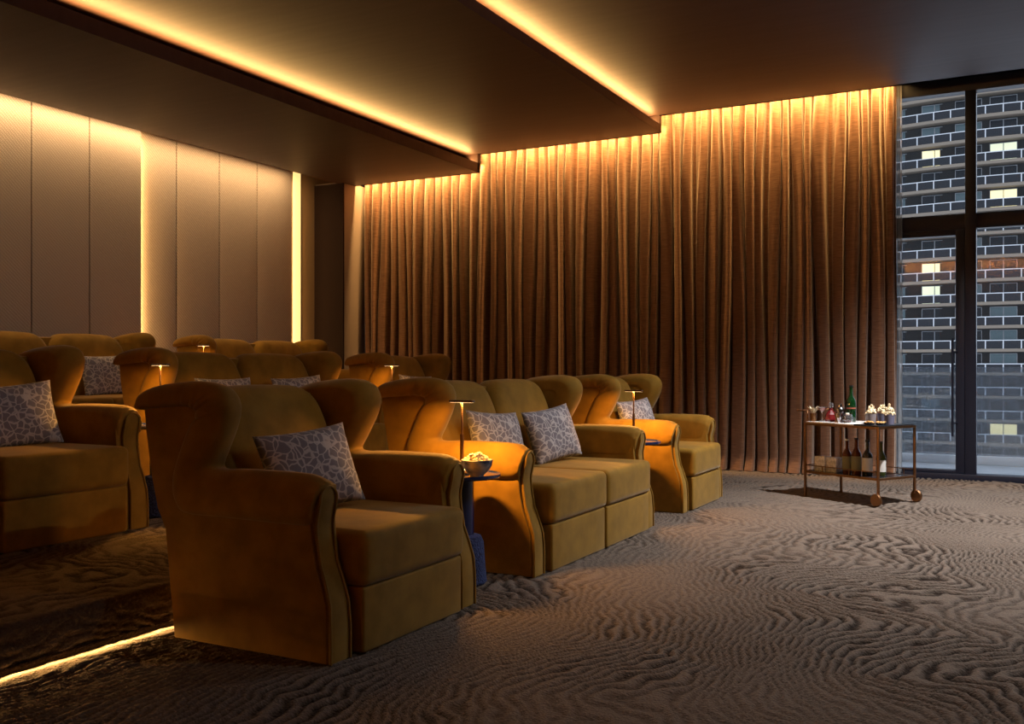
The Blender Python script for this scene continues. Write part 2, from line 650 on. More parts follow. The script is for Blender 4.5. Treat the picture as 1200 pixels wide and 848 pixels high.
tier('floor', RISER_B, RISER_C - 0.03, STEP, True)
tier('floor', RISER_C, ROOM_X0 - 0.1, 2 * STEP, False)

# ------------------------------------------------------------------ walls, column, ceilings
wl = tag(box('wall_left', (ROOM_X0 - 0.2, ROOM_Y0, 0), (-8.12, 10.7, 4.3), M['tan_wall']), 'tan painted wall behind the woven panels',
         kind='structure')
ys1 = [4.47, 5.07, 5.673, 6.286, 6.905]
ys0 = [6.905, 7.456, 8.08, 8.686, 9.307]
for yy, xf, xb in ((ys1, -7.90, -7.96), (ys0, -8.0, -8.065)):
    for a, c in zip(yy, yy[1:]):
        rounded_block('wall_panel', xb, xf, a + 0.004, c - 0.004, 0.30, 3.9, 0.012, M['panel'], wl, n=4)
bk = box('panel_backing', (-8.125, ROOM_Y0 + 0.1, 0.3), (-7.962, 6.88, 3.9), M['tan_wall'], wl)
box('panel_backing', (-8.125, 6.88, 0.3), (-8.067, 9.28, 3.9), M['tan_wall'], wl)
y = 4.47
while y > ROOM_Y0 + 0.7:
    rounded_block('wall_panel', -7.96, -7.90, y - 0.6 + 0.004, y - 0.004, 0.30, 3.9, 0.012, M['panel'], wl, n=4)
    y -= 0.6

t1 = tag(box('trim_1', (-8.13, 9.90, 0.2), (-7.66, 10.72, Z_LOW + 0.02), M['column'], bevel=0.004),
         'taupe square column beside the curtain', kind='structure')
box('shade_board', (-8.12, 9.875, 0.3), (-7.655, 9.899, Z_LOW), M['column_shade'], t1)  # board added to darken the column's unlit face
M['led_diffuser'] = mat('warm_led_diffuser', (0.8, 0.7, 0.5), emit=(1.0, 0.62, 0.22), estr=0.8)
ls = empty('light_strip', (-8.12, 9.52, 0.4))
tag(ls, 'vertical warm light strip between the last woven panel and the column', 'light strip')
box('channel', (0.0, -0.075, 0), (0.006, 0.075, 3.3), M['column'], ls)
box('diffuser', (0.006, -0.070, 0), (0.012, 0.070, 3.3), M['led_diffuser'], ls)
tag(box('wall_back', (-8.2, GLASS_Y + 0.06, -0.02), (-4.2, GLASS_Y + 0.25, 4.3), M['brown_wall']), 'brown wall hidden behind the curtain',
    kind='structure')
tag(box('wall_right', (ROOM_X1, ROOM_Y0 - 0.2, -0.02), (ROOM_X1 + 0.2, 10.72, 4.3), M['brown_wall']), 'brown wall facing the seats',
    kind='structure')
tag(box('wall_front', (ROOM_X0 - 0.2, ROOM_Y0 - 0.2, -0.02), (ROOM_X1, ROOM_Y0, 4.3), M['tan_wall']), 'tan side wall opposite the curtain',
    kind='structure')

ce = tag(box('ceiling', (LIP_MID - 0.40, ROOM_Y0, Z_MAIN), (ROOM_X1, CEIL_END, 4.05), M['ceiling']), 'dark brown upper ceiling', kind='structure')
# middle level: panel with lip, its own upstand closing the cove
bm = bmesh.new()
add_box(bm, (LIP_LOW - 0.40, ROOM_Y0, Z_MID), (LIP_MID, CEIL_END, Z_MID + 0.09))
add_box(bm, (LIP_MID - 0.40, ROOM_Y0, Z_MID + 0.09), (LIP_MID - 0.25, CEIL_END, Z_MAIN + 0.05))
tag(bm_obj('ceiling', bm, M['ceiling'], smooth=False), 'dark brown dropped ceiling panel between the two light coves', kind='structure')
bm = bmesh.new()
add_box(bm, (-7.75, ROOM_Y0, Z_LOW), (LIP_LOW, CEIL_END, Z_LOW + 0.115))
add_box(bm, (LIP_LOW - 0.40, ROOM_Y0, Z_LOW + 0.115), (LIP_LOW - 0.25, CEIL_END, Z_MID + 0.05))
add_box(bm, (-7.75, ROOM_Y0, Z_LOW + 0.115), (-7.70, 9.86, 4.0))
tag(bm_obj('ceiling', bm, M['ceiling'], smooth=False), 'dark brown lowest dropped ceiling over the back seats', kind='structure')
# roof slab above everything, closing the coves and the curtain pocket
tag(box('ceiling', (ROOM_X0 - 0.2, ROOM_Y0 - 0.2, 4.30), (ROOM_X1 + 0.2, 10.77, 4.5), M['brown_wall']), 'roof slab above the dropped ceilings',
    kind='structure')
bm = bmesh.new()
add_box(bm, (LIP_MID, CEIL_END - 0.05, Z_MAIN), (ROOM_X1, CEIL_END, 4.30))
add_box(bm, (LIP_LOW, CEIL_END - 0.05, Z_MID), (LIP_MID, CEIL_END, 4.30))
add_box(bm, (-7.75, CEIL_END - 0.05, Z_LOW), (LIP_LOW, CEIL_END, 4.30))
tag(bm_obj('trim_2', bm, M['ceiling'], smooth=False), 'upstand of the curtain pocket', kind='structure')

# ------------------------------------------------------------------ window wall with door
fr = M['dark_frame']
wi = empty('window_1', (0, GLASS_Y, 0))
tag(wi, 'dark framed floor to ceiling glazing', kind='structure')


def part_box(name, a, b_, material, root, bevel=0.004):
    r = root.location
    return box(name, (a[0] - r[0], a[1] - r[1], a[2] - r[2]), (b_[0] - r[0], b_[1] - r[1], b_[2] - r[2]), material, root, bevel)


GY0, GY1 = GLASS_Y - 0.07, GLASS_Y + 0.07
part_box('sill', (-4.3, GY0 - 0.03, -0.02), (ROOM_X1, GY1, 0.05), fr, wi)
part_box('head', (-4.3, GY0, Z_MAIN - 0.05), (ROOM_X1, GY1, 4.30), fr, wi)
part_box('transom', (-4.3, GY0 + 0.01, 2.46), (ROOM_X1, GY1 - 0.01, 2.61), fr, wi)
mull = [-4.25, -2.6, -1.22, -0.44, 0.62, 1.9, 3.2, 4.5]
for m_ in mull:
    part_box('mullion', (m_ - 0.05, GY0 - 0.01, 0.05), (m_ + 0.05, GY1, Z_MAIN - 0.05), fr, wi)
for a, c in zip(mull, mull[1:] + [ROOM_X1 + 0.04]):
    part_box('pane', (a + 0.05, GLASS_Y - 0.004, 2.61), (c - 0.05, GLASS_Y + 0.004, Z_MAIN - 0.05), M['glass'], wi, 0)
    if a != -1.22:
        part_box('pane', (a + 0.05, GLASS_Y - 0.004, 0.05), (c - 0.05, GLASS_Y + 0.004, 2.46), M['glass'], wi, 0)
dr = empty('door_1', (0, GLASS_Y, 0))
tag(dr, 'dark framed glass balcony door with tall pull handle', kind='structure')
for x0, x1 in ((-1.165, -1.125), (-0.575, -0.492)):
    part_box('stile', (x0, GY0 + 0.005, 0.052), (x1, GY1 - 0.03, 2.458), fr, dr)
part_box('rail', (-1.125, GY0 + 0.005, 0.052), (-0.575, GY1 - 0.03, 0.085), fr, dr)
part_box('rail', (-1.125, GY0 + 0.005, 2.40), (-0.575, GY1 - 0.03, 2.458), fr, dr)
part_box('pane', (-1.125, GLASS_Y - 0.024, 0.085), (-0.575, GLASS_Y - 0.016, 2.40), M['glass'], dr, 0)
hd = tube('handle', [(-0.60, -0.11, 0.42), (-0.60, -0.11, 1.38)], 0.012, fr, dr)
for zz in (0.55, 1.25):
    tube('bracket', [(0, 0, 0), (0.055, 0.06, 0)], 0.008, fr, hd).location = (-0.60, -0.11, zz)

# ------------------------------------------------------------------ balcony and tower outside
M['balcony_tile'] = noise_color(mat('pale_balcony_tile', (0.75, 0.78, 0.8), rough=0.4), (0.42, 0.44, 0.46), (0.50, 0.52, 0.54), 3)
tag(box('balcony_floor', (-6, GLASS_Y + 0.27, -0.25), (ROOM_X1 + 1, 12.3, -0.01), M['balcony_tile']), 'pale tiled balcony floor outside the glass',
    kind='structure')
bal = empty('glass_balustrade', (0, 12.2, -0.01))
tag(bal, 'frameless glass balustrade along the balcony outside the door', 'balustrade')
M['rail_shoe'] = mat('white_metal', (0.75, 0.77, 0.8), rough=0.4)
xx = -5.6
while xx < 5.5:
    box('pane', (xx + 0.008, -0.008, 0.10), (xx + 1.24, 0.008, 1.11), M['rail_glass'], bal)
    xx += 1.25
box('base_shoe', (-5.6, -0.04, 0.0), (5.65, 0.04, 0.10), M['rail_shoe'], bal, 0.005)

TY = 138.0
M['tower_wall'] = noise_color(mat('grey_tower_render', (0.09, 0.09, 0.092), rough=0.9), (0.018, 0.018, 0.019), (0.035, 0.034, 0.032), 0.4, coord='Generated')
M['tower_slab'] = mat('pale_slab_edge', (0.165, 0.13, 0.098), rough=0.85)
M['tower_rail'] = mat('white_tower_rail', (0.46, 0.46, 0.47), rough=0.6)
M['tower_railglass'] = mat('grey_balustrade_infill', (0.012, 0.013, 0.016), rough=0.4, spec=0.2)
M['tower_pane'] = mat('dark_tower_pane', (0.008, 0.011, 0.015), rough=0.25, spec=0.2)
M['tower_pane_teal'] = mat('curtained_tower_pane', (0.05, 0.09, 0.10), rough=0.3)
M['tower_lit'] = mat('lit_tower_pane', (0.8, 0.7, 0.4), rough=0.5, emit=(1.0, 0.80, 0.34), estr=0.75)
M['tower_lit2'] = mat('pale_lit_tower_pane', (0.8, 0.75, 0.5), rough=0.5, emit=(0.85, 0.95, 0.62), estr=0.40)
M['tower_frame'] = mat('grey_window_frame', (0.22, 0.225, 0.235), rough=0.6)
tw = empty('apartment_tower', (0, TY, -36))
tag(tw, 'grey high-rise apartment tower with white balcony railings seen through the window', 'building')
TX0, TX1, BAY = -24.6, 10.25, 2.05
FH = 3.02
TBASE = -36.0
NFL = 28


def tower_y(x):
    return 0.010 * (x + 3.0) ** 2


n_bays = int(round((TX1 - TX0) / BAY))
xsb = [TX0 + BAY * i for i in range(n_bays + 1)]


def strip(bm, y0, y1, z0, z1):
    a, c = [], []
    for x in xsb:
        yb = tower_y(x)
        a.append([bm.verts.new((x, yb + y0, z0)), bm.verts.new((x, yb + y1, z0)), bm.verts.new((x, yb + y1, z1)), bm.verts.new((x, yb + y0, z1))])
    for p, q in zip(a, a[1:]):
        for k in range(4):
            bm.faces.new((p[k], q[k], q[(k + 1) % 4], p[(k + 1) % 4]))
    bm.faces.new(a[0][::-1])
    bm.faces.new(a[-1])


bm = bmesh.new()
strip(bm, 1.7, 9.0, 0, NFL * FH + 1)
bm_obj('wall', bm, M['tower_wall'], tw, smooth=False)
# shared meshes: slab with railing, window with pane
bm = bmesh.new()
strip(bm, 0.0, 1.75, -0.20, 0.20)
slab0 = bm_obj('balcony_slab', bm, M['tower_slab'], tw, smooth=False)
bm = bmesh.new()
strip(bm, 0.03, 0.10, 1.22, 1.32)
for x in xsb:
    add_box(bm, (x - 0.06, tower_y(x) + 0.02, 0.2), (x + 0.06, tower_y(x) + 0.12, 1.25))
rail0 = bm_obj('railing', bm, M['tower_rail'], slab0, smooth=False)
bm = bmesh.new()
strip(bm, 0.06, 0.08, 0.25, 1.22)
inf0 = bm_obj('infill', bm, M['tower_railglass'], slab0, smooth=False)
for k in range(NFL):
    s = slab0 if k == 0 else slab0.copy()
    if k:
        COL.objects.link(s)
        s.parent = tw
        for ch in (rail0, inf0):
            c_ = ch.copy()
            COL.objects.link(c_)
            c_.parent = s
    s.location = (0, 0, k * FH)
bm = bmesh.new()
for a, c in (((-1.6, 0, 0), (-1.52, 0.1, 2.45)), ((1.52, 0, 0), (1.6, 0.1, 2.45)), ((-1.6, 0, 2.37), (1.6, 0.1, 2.45)), ((-0.05, 0, 0), (0.05, 0.1, 2.45))):
    add_box(bm, a, c)
wf = bm_obj('window', bm, M['tower_frame'], tw, smooth=False)
pane_meshes = {}
for key in ('tower_pane', 'tower_pane_teal', 'tower_lit', 'tower_lit2'):
    o = box('pane', (-1.52, 0.04, 0), (1.52, 0.06, 2.37), M[key], wf)
    pane_meshes[key] = o.data
    bpy.data.objects.remove(o)
first = True
tr_ = random.Random(11)
lit = {}
for px_, py_, k_ in ((1112, 189, 'tower_lit'), (1182, 214, 'tower_lit'), (1108, 316, 'tower_lit'), (1104, 344, 'tower_lit2'), (1184, 184, 'tower_lit2'),
                     (1058, 167, 'tower_pane_teal'), (1174, 505, 'tower_lit')):
    l__ = (px_ - 600) / F_PX                       # pixel direction met with the facade plane
    dx_, dy_ = -math.sin(YAW) + l__ * math.cos(YAW), math.cos(YAW) + l__ * math.sin(YAW)
    t_ = TY / dy_
    fx_, fz_ = dx_ * t_, EYE + (HORIZON - py_) / F_PX * t_
    lit[(int((fz_ - TBASE - 0.2) / FH), int(round((fx_ + 22.55) / 4.1)))] = k_
for k in range(8, NFL):
    for i in range(8):
        x = -22.55 + 4.1 * i
        w = wf if first else wf.copy()
        if not first:
            COL.objects.link(w)
            w.parent = tw
        first = False
        w.location = (x, tower_y(x) + 1.58, k * FH + 0.2)
        key = lit.get((k, i)) or ('tower_pane' if tr_.random() < 0.62 else 'tower_pane_teal')
        p = bpy.data.objects.new('pane', pane_meshes[key])
        link(p, w)

# ------------------------------------------------------------------ curtain
XC0, XC1 = -7.64, -1.10
ns = 1500
ss = np.linspace(0, 1, ns)
zz = np.concatenate([np.linspace(0.0, 0.25, 8), np.linspace(0.3, 3.0, 26), np.linspace(3.08, 4.14, 18)])
V = []
rs = np.random.RandomState(4)
warp = np.cumsum(0.45 + rs.rand(200) * 1.25)
warp = warp / warp[-1]
NF = 50
base_u = np.interp(ss, np.linspace(0, 1, 200), np.concatenate([[0], warp[:-1]]) / warp[-2])
amp_n = np.interp(ss, np.linspace(0, 1, 90), 0.55 + 0.75 * rs.rand(90))
ph2 = rs.rand(3) * 6.28
for z in zz:
    tz = z / 3.86
    drift = 0.16 * np.sin(2 * np.pi * (base_u * 9 + 0.18 * z) + ph2[0]) + 0.10 * np.sin(2 * np.pi * (base_u * 23 - 0.10 * z) + ph2[1])
    ph = 2 * np.pi * (base_u * NF + drift * min(1, (4.2 - z) * 0.9 + 0.2))
    pinch = np.clip((z - 3.0) / 0.8, 0, 1) ** 1.5
    A = 0.082 * amp_n * (1 - 0.35 * pinch)
    yo = A * (np.cos(ph) + 0.28 * np.cos(2 * ph + 0.8) * 1.0) + pinch * 0.020 * np.cos(2 * ph * 1.5 + 1)
    xo = (-0.013 * np.sin(ph) + 0.014 * np.sin(2 * ph)) * (1 - 0.5 * pinch)
    foot = max(0.0, (0.14 - z) / 0.14)
    yo = yo - foot * 0.05 - foot * 0.015 * np.sin(ph * 0.5 + 1)
    X = XC0 + 0.05 + ss * (XC1 - XC0 - 0.06) + xo
    tier_z = np.where(X < RISER_C, 2 * STEP, np.where(X < RISER_B, STEP, 0.0)) + 0.004
    Zr = np.maximum(z, tier_z) if z < 0.5 else np.full(ns, z)
    V.append(np.stack([X, CURT_Y + yo, Zr], -1))
V = np.array(V)
nr = len(zz)
F = []
for r in range(nr - 1):
    for c in range(ns - 1):
        a = r * ns + c
        F.append((a, a + 1, a + ns + 1, a + ns))
co = mesh_obj('curtain', V.reshape(-1, 3), F, M['curtain'], sharp=180)
tag(co, 'floor to ceiling copper brown velvet curtain in deep folds', 'curtain')
# narrow stack of white sheer at the window end of the curtain
sheer = thin_glass('white_sheer_voile', (0.75, 0.75, 0.75), 0.0, veil=0.45, veil_col=(0.6, 0.61, 0.63))
vs_, fs_ = [], []
ms = 60
for j, z in enumerate((0.02, 1.0, 2.0, 3.0, 4.1)):
    for i in range(ms):
        t = i / (ms - 1)
        vs_.append((-1.21 + 0.15 * t + 0.004 * math.sin(j), CURT_Y + 0.125 + 0.02 * math.sin(t * 22 + 0.2 * j), z))
for j in range(4):
    for i in range(ms - 1):
        a = j * ms + i
        fs_.append((a, a + 1, a + ms + 1, a + ms))
tag(mesh_obj('sheer_curtain', vs_, fs_, sheer, sharp=180), 'narrow white sheer curtain gathered at the edge of the brown drape', 'curtain')

# ------------------------------------------------------------------ seats
EP = [(-0.995, 0.950), (-0.975, 0.998), (-0.88, 1.028), (-0.725, 1.045), (-0.610, 1.042), (-0.535, 1.013), (-0.503, 0.950), (-0.518, 0.870),
      (-0.570, 0.768), (-0.602, 0.708), (-0.560, 0.694), (-0.46, 0.698), (-0.32, 0.700), (-0.16, 0.698), (-0.085, 0.690), (-0.052, 0.676)]
CP = [(-0.955, 0.925), (-0.92, 0.930), (-0.83, 0.937), (-0.745, 0.943), (-0.688, 0.940), (-0.660, 0.928), (-0.656, 0.900), (-0.695, 0.850),
      (-0.742, 0.755), (-0.780, 0.650), (-0.772, 0.560), (-0.715, 0.512), (-0.53, 0.508), (-0.25, 0.506), (-0.11, 0.506), (-0.080, 0.508)]
REAR = [(-0.776, 0.0), (-0.806, 0.25), (-0.828, 0.44), (-0.873, 0.522), (-0.907, 0.65), (-0.935, 0.80), (-0.953, 0.94)]
FRONT = [(-0.070, 0.52), (-0.062, 0.44), (-0.048, 0.36), (-0.020, 0.285), (0.000, 0.22), (0.006, 0.12), (0.006, 0.0)]
ARM_W = 0.19
NT, NO, NI = 120, 15, 7


def side_rolls(flip, W, root, name):
    """wing and armrest: a roll lofted between the outer edge and the crease"""
    E = catmull(EP, NT)
    C = catmull(CP, NT)
    verts = []
    for i in range(NT):
        e, c = E[i], C[i]
        d = (c - e)
        L = np.linalg.norm(d)
        dn = d / L
        s = i / (NT - 1) * (len(EP) - 1)
        armness = min(1, max(0, (s - 9.5) / 2))
        flare = -0.018 * min(1, max(0, (e[1] - 0.72) / 0.25)) * (1 - armness)
        # gathered pleats: at the top corner of the wing and round the front end of the arm
        ple = sum(math.exp(-((s - s0) / 0.10) ** 2) for s0 in (3.2, 4.0, 4.7, 5.4, 6.2))
        endp = max(0.0, (s - 13.6) / 1.4)
        ring = []
        for k in range(NO):
            th = math.pi * k / (NO - 1)
            u = (1 - math.cos(th)) / 2
            bulge = 0.058 * math.sin(th) ** 0.8
            bulge *= 1 - 0.38 * ple * math.exp(-u * 2.2)
            p = c + (e - c) * u
            y = 0.050 + 0.040 * u - bulge + flare * u
            ring.append((p[0], y, p[1]))
        din = min(0.075, L * 0.45)
        for k in range(1, NI):
            th = math.pi / 2 * k / (NI - 1)
            p = e + dn * din * (1 - math.cos(th))
            y = 0.090 + flare * math.cos(th) + (ARM_W - 0.090) * math.sin(th)
            ring.append((p[0], y, p[1]))
        ring.append((c[0], ARM_W, c[1]))
        if endp:                                  # folds gathered towards the front end of the arm
            rc = np.mean(ring, axis=0)
            nn_ = len(ring) - 1
            ring = [tuple(np.array(v) + (rc - np.array(v)) * np.array([0, 1, 1]) * 0.14 * endp * (0.5 + 0.5 * math.cos(2 * math.pi * 8 * kk / nn_)))
                    for kk, v in enumerate(ring)]
        verts.append(ring)
    last = np.array(verts[-1])
    cen = last.mean(axis=0)
    for sc_, dx_ in ((0.985, 0.006), (0.95, 0.011), (0.88, 0.014), (0.5, 0.014)):
        verts.append([tuple(v) for v in cen + (last - cen) * np.array([1, sc_, sc_]) + np.array([dx_, 0, 0])])
    A = np.array(verts)
    if flip:
        A[:, :, 1] = W - A[:, :, 1]
    NTT, nr_ = A.shape[:2]
    # smooth normals over the whole roll so that the wing runs into the arm without a seam
    me = bpy.data.meshes.new('tmp')
    faces = []
    for i in range(NTT - 1):
        for k in range(nr_ - 1):
            a = i * nr_ + k
            q = (a, a + 1, a + nr_ + 1, a + nr_)
            faces.append(q[::-1] if flip else q)
    me.from_pydata(A.reshape(-1, 3).tolist(), [], faces)
    nor = np.array([v.normal[:] for v in me.vertices]).reshape(NTT, nr_, 3)
    bpy.data.meshes.remove(me)
    cut = int(NT * 10.2 / (len(EP) - 1))
    for nm, i0, i1 in (('wing', 0, cut), ('armrest', cut, NTT - 1)):
        vv = A[i0:i1 + 1].reshape(-1, 3)
        n_ = i1 - i0 + 1
        ff = []
        for i in range(n_ - 1):
            for k in range(nr_ - 1):
                a = i * nr_ + k
                q = (a, a + 1, a + nr_ + 1, a + nr_)
                ff.append(q[::-1] if flip else q)
        normals = nor[i0:i1 + 1].reshape(-1, 3).tolist()
        # caps as fans with their own vertices
        vv = vv.tolist()
        for ii, rev in ((0, flip), (n_ - 1, not flip)):
            if (nm == 'wing' and ii) or (nm == 'armrest' and not ii):
                continue
            start = len(vv)
            ring = [vv[ii * nr_ + k] for k in range(nr_)]
            cx = np.mean(ring, axis=0)
            nn = [-1.0, 0, 0] if nm == 'wing' else [1.0, 0, 0]
            vv += ring + [cx.tolist()]
            normals += [nn] * (nr_ + 1)
            for k in range(nr_):
                q = (start + k, start + (k + 1) % nr_, start + nr_)
                ff.append(q if not rev else q[::-1])
        me = bpy.data.meshes.new(nm)
        me.from_pydata(vv, [], [tuple(f) for f in ff])
        me.polygons.foreach_set('use_smooth', [True] * len(me.polygons))
        me.normals_split_custom_set_from_vertices(normals)
        me.materials.append(M['velvet'])
        link(bpy.data.objects.new(nm, me), root)


def make_seat(name, n_seats, seat_w):
    W = 2 * ARM_W + n_seats * seat_w
    root = empty(name, (0, 0, 0))
    E, C = catmull(EP, 60), catmull(CP, 60)
    mid = [tuple(c * 0.55 + e * 0.45) for e, c in zip(E, C)]
    outline = REAR + [m for m in mid[3:-1]] + FRONT
    # drop crowded doubles
    clean = [outline[0]]
    for p in outline[1:]:
        if math.hypot(p[0] - clean[-1][0], p[1] - clean[-1][1]) > 0.008:
            clean.append(p)
    for flip in (False, True):
        y0, y1 = (0.034, ARM_W - 0.004) if not flip else (W - ARM_W + 0.004, W - 0.034)
        extrude_profile('side_panel', clean, y0, y1, M['velvet'], root, bevel=0.007)
        side_rolls(flip, W, root, name)
        # front facing of the arm with an arched top
        yc = ARM_W / 2 + 0.004 if not flip else W - ARM_W / 2 - 0.004
        zf = np.array([p[1] for p in FRONT])[::-1]
        xf = np.array([p[0] for p in FRONT])[::-1]
        def fx(z):
            return float(np.interp(z, np.append(zf, 0.60), np.append(xf, -0.062)))
        def hw(z):
            w0 = 0.048 + 0.010 * max(0, min(1, (0.34 - z) / 0.2))
            zt = 0.652
            if z > zt - 0.048:
                return math.sqrt(max(0, 0.048 ** 2 - (z - zt + 0.048) ** 2))
            return w0
        levels = list(np.linspace(0.0, 0.60, 26)) + [0.604 + 0.048 * math.sin(a) for a in np.linspace(0.1, math.pi / 2, 8)]
        vv, ff = [], []
        cols = (-1, -0.9, -0.5, 0, 0.5, 0.9, 1)
        for z in levels:
            for u in cols:
                h = max(hw(z), 0.0004)
                vv.append((fx(z) + 0.016 - 0.006 * abs(u) ** 4 + (0.012 if z > 0.5 else 0.0) * min(1, (z - 0.5) / 0.1), yc + u * h, z))
        nb = len(vv)
        vv += [(v[0] - 0.05, v[1], v[2]) for v in vv]
        nc = len(cols)
        for i in range(len(levels) - 1):
            for k in range(nc - 1):
                a = i * nc + k
                ff.append((a, a + 1, a + nc + 1, a + nc))
            for k in (0, nc - 1):
                a = i * nc + k
                q = (a, a + nc, a + nc + nb, a + nb)
                ff.append(q if k == 0 else q[::-1])
        fp = mesh_obj('arm_front', vv, ff, M['velvet'], root, sharp=60)
        left = [(fx(z) + 0.016 + (0.012 * min(1, (z - 0.5) / 0.1) if z > 0.5 else 0), yc - max(hw(z), 0.0005), z) for z in levels]
        right = [(p[0], 2 * yc - p[1], p[2]) for p in left[::-1]]
        tube('piping', left + right, 0.0055, M['piping'], fp, n=6)
    # back shell
    back = [(-0.775, 0.02), (-0.80, 0.25), (-0.82, 0.43), (-0.86, 0.515), (-0.895, 0.65), (-0.922, 0.80), (-0.938, 0.92), (-0.93, 0.965), (-0.90, 0.985),
            (-0.83, 0.975), (-0.78, 0.80), (-0.70, 0.40), (-0.68, 0.02)]
    extrude_profile('back_panel', back, ARM_W - 0.03, W - ARM_W + 0.03, M['velvet'], root)
    for k in range(n_seats):
        ya = ARM_W + k * seat_w + 0.004
        yb = ARM_W + (k + 1) * seat_w - 0.004
        rounded_block('seat_base', -0.68, 0.048, ya + 0.010, yb - 0.010, 0.0, 0.256, 0.014, M['velvet'], root, n=6)
        rounded_block('seat_cushion', -0.70, 0.062, ya, yb, 0.256, 0.474, 0.036, M['velvet'], root, n=14, puff=(0.006, 0.0, 0.010))
        # leaning back cushion with broad rounded shoulders
        h0, h1 = 0.44, 1.022
        def lean(p, ya=ya, yb=yb):
            x, y, z = p
            t = (z - h0) / (h1 - h0)
            yc_ = (ya + yb) / 2
            half = (yb - ya) / 2
            if t > 0.55:                       # shoulders
                q = (t - 0.55) / 0.45
                y = yc_ + (y - yc_) * (1 - 0.26 * q ** 3.2)
            v = (y - yc_) / half
            z = z - 0.020 * max(0, t) ** 2 * abs(v) ** 2
            return np.array([x - 0.205 * t - 0.015 * math.sin(math.pi * min(1, max(0, t))), y, z])
        rounded_block('back_cushion', -0.73, -0.545, ya + 0.002, yb - 0.002, h0, h1, 0.07, M['velvet'], root, n=14, puff=(0.030, 0.0, 0.0), shear=lean)
    return root, W


arm_proto, W1 = make_seat('armchair', 1, 0.765)
sofa_proto, W2 = make_seat('sofa', 2, 0.775)
PITCH = 2.16
X_ROW = [-2.28, -2.28 - PITCH, -2.28 - 2 * PITCH]
SEATS = [
    ('a', 0, 2.80, 'mustard velvet wing armchair at the open end of the front row'),
    ('s', 0, 4.486, 'mustard velvet two-seat wing sofa in the front row with two pillows'),
    ('a', 0, 7.00, 'mustard velvet wing armchair in the front row nearest the curtain'),
    ('a', 1, 2.80, 'mustard velvet wing armchair on the first raised step, far end from the curtain'),
    ('s', 1, 4.486, 'mustard velvet two-seat wing sofa in the middle of the second row'),
    ('a', 1, 7.00, 'mustard velvet wing armchair of the second row nearest the curtain'),
    ('s', 2, 4.486, 'mustard velvet wing sofa on the top tier with one patterned pillow'),
    ('s', 2, 7.00, 'mustard velvet wing sofa on the top tier beside the taupe column'),
]
used = {'a': False, 's': False}
for kind, row, y0, label in SEATS:
    pr = arm_proto if kind == 'a' else sofa_proto
    o = pr if not used[kind] else copy_tree(pr)
    used[kind] = True
    o.location = (X_ROW[row], y0, row * STEP - 0.003)
    tag(o, label, 'armchair' if kind == 'a' else 'sofa', 'mustard armchairs in the rows' if kind == 'a' else 'mustard sofas in the rows')

# ------------------------------------------------------------------ pillows
PWID, PHEI, PT = 0.245, 0.185, 0.075


def make_pillow():
    n = 22
    vv, ff = [], []
    for sgn in (1, -1):
        for i in range(n + 1):
            for j in range(n + 1):
                u, v = 2 * i / n - 1, 2 * j / n - 1
                t = max(0, (1 - abs(u) ** 2.6)) ** 0.55 * max(0, (1 - abs(v) ** 2.6)) ** 0.55
                su = 1 - 0.085 * (1 - v * v) * abs(u) ** 2
                sv = 1 - 0.085 * (1 - u * u) * abs(v) ** 2
                vv.append((sgn * PT * t + 0.004 * math.sin(5 * u + 3 * v) * t, u * PWID * sv if False else u * PWID * (1 - 0.055 * (1 - v * v)),
                           v * PHEI * (1 - 0.075 * (1 - u * u))))
    m_ = (n + 1) ** 2
    for s in (0, 1):
        for i in range(n):
            for j in range(n):
                a = s * m_ + i * (n + 1) + j
                q = (a, a + n + 1, a + n + 2, a + 1)
                ff.append(q if s == 0 else q[::-1])
    bm = bmesh.new()
    vs2 = [bm.verts.new(v) for v in vv]
    for f in ff:
        bm.faces.new([vs2[k] for k in f])
    bmesh.ops.remove_doubles(bm, verts=bm.verts, dist=0.0004)
    return bm_obj('pillow', bm, M['pillow'], None, sharp=180)


pil = make_pillow()
PILLOWS = [
    ((-2.74, 3.31, 0.655), -0.30, -14, -20, 'grey crackle-patterned pillow on the front row armchair at the open end'),
    ((-2.77, 5.06, 0.66), -0.30, -8, -18, 'grey crackle-patterned pillow on the front sofa seat beside the popcorn bowl'),
    ((-2.75, 5.78, 0.655), -0.30, -14, -18, 'grey crackle-patterned pillow on the front sofa seat away from the popcorn bowl'),
    ((-2.77, 7.45, 0.66), -0.30, -12, -18, 'grey crackle-patterned pillow on the front row armchair by the curtain'),
    ((-4.90, 3.40, 0.832), -0.30, -14, -18, 'grey crackle-patterned pillow on the second row armchair farthest from the curtain'),
    ((-4.93, 5.06, 0.85), -0.30, -6, -18, 'grey crackle-patterned pillow on the second row sofa seat away from the curtain'),
    ((-4.93, 5.84, 0.852), -0.30, -10, -18, 'grey crackle-patterned pillow on the second row sofa seat toward the curtain'),
    ((-4.93, 7.50, 0.848), -0.30, -4, -18, 'grey crackle-patterned pillow on the second row armchair by the curtain'),
    ((-7.09, 5.82, 1.03), -0.30, -8, -18, 'grey crackle-patterned pillow on the top tier sofa'),
]
for i, (loc, _, yaw, lean_, label) in enumerate(PILLOWS):
    o = pil if i == 0 else pil.copy()
    if i:
        COL.objects.link(o)
    o.location = loc
    o.rotation_euler = (math.radians([5, -4, 6, 3, 5, 0, 3, -3, 2][i]), math.radians(lean_), math.radians(yaw))
    tag(o, label, 'pillow', 'crackle-patterned pillows on the seats')

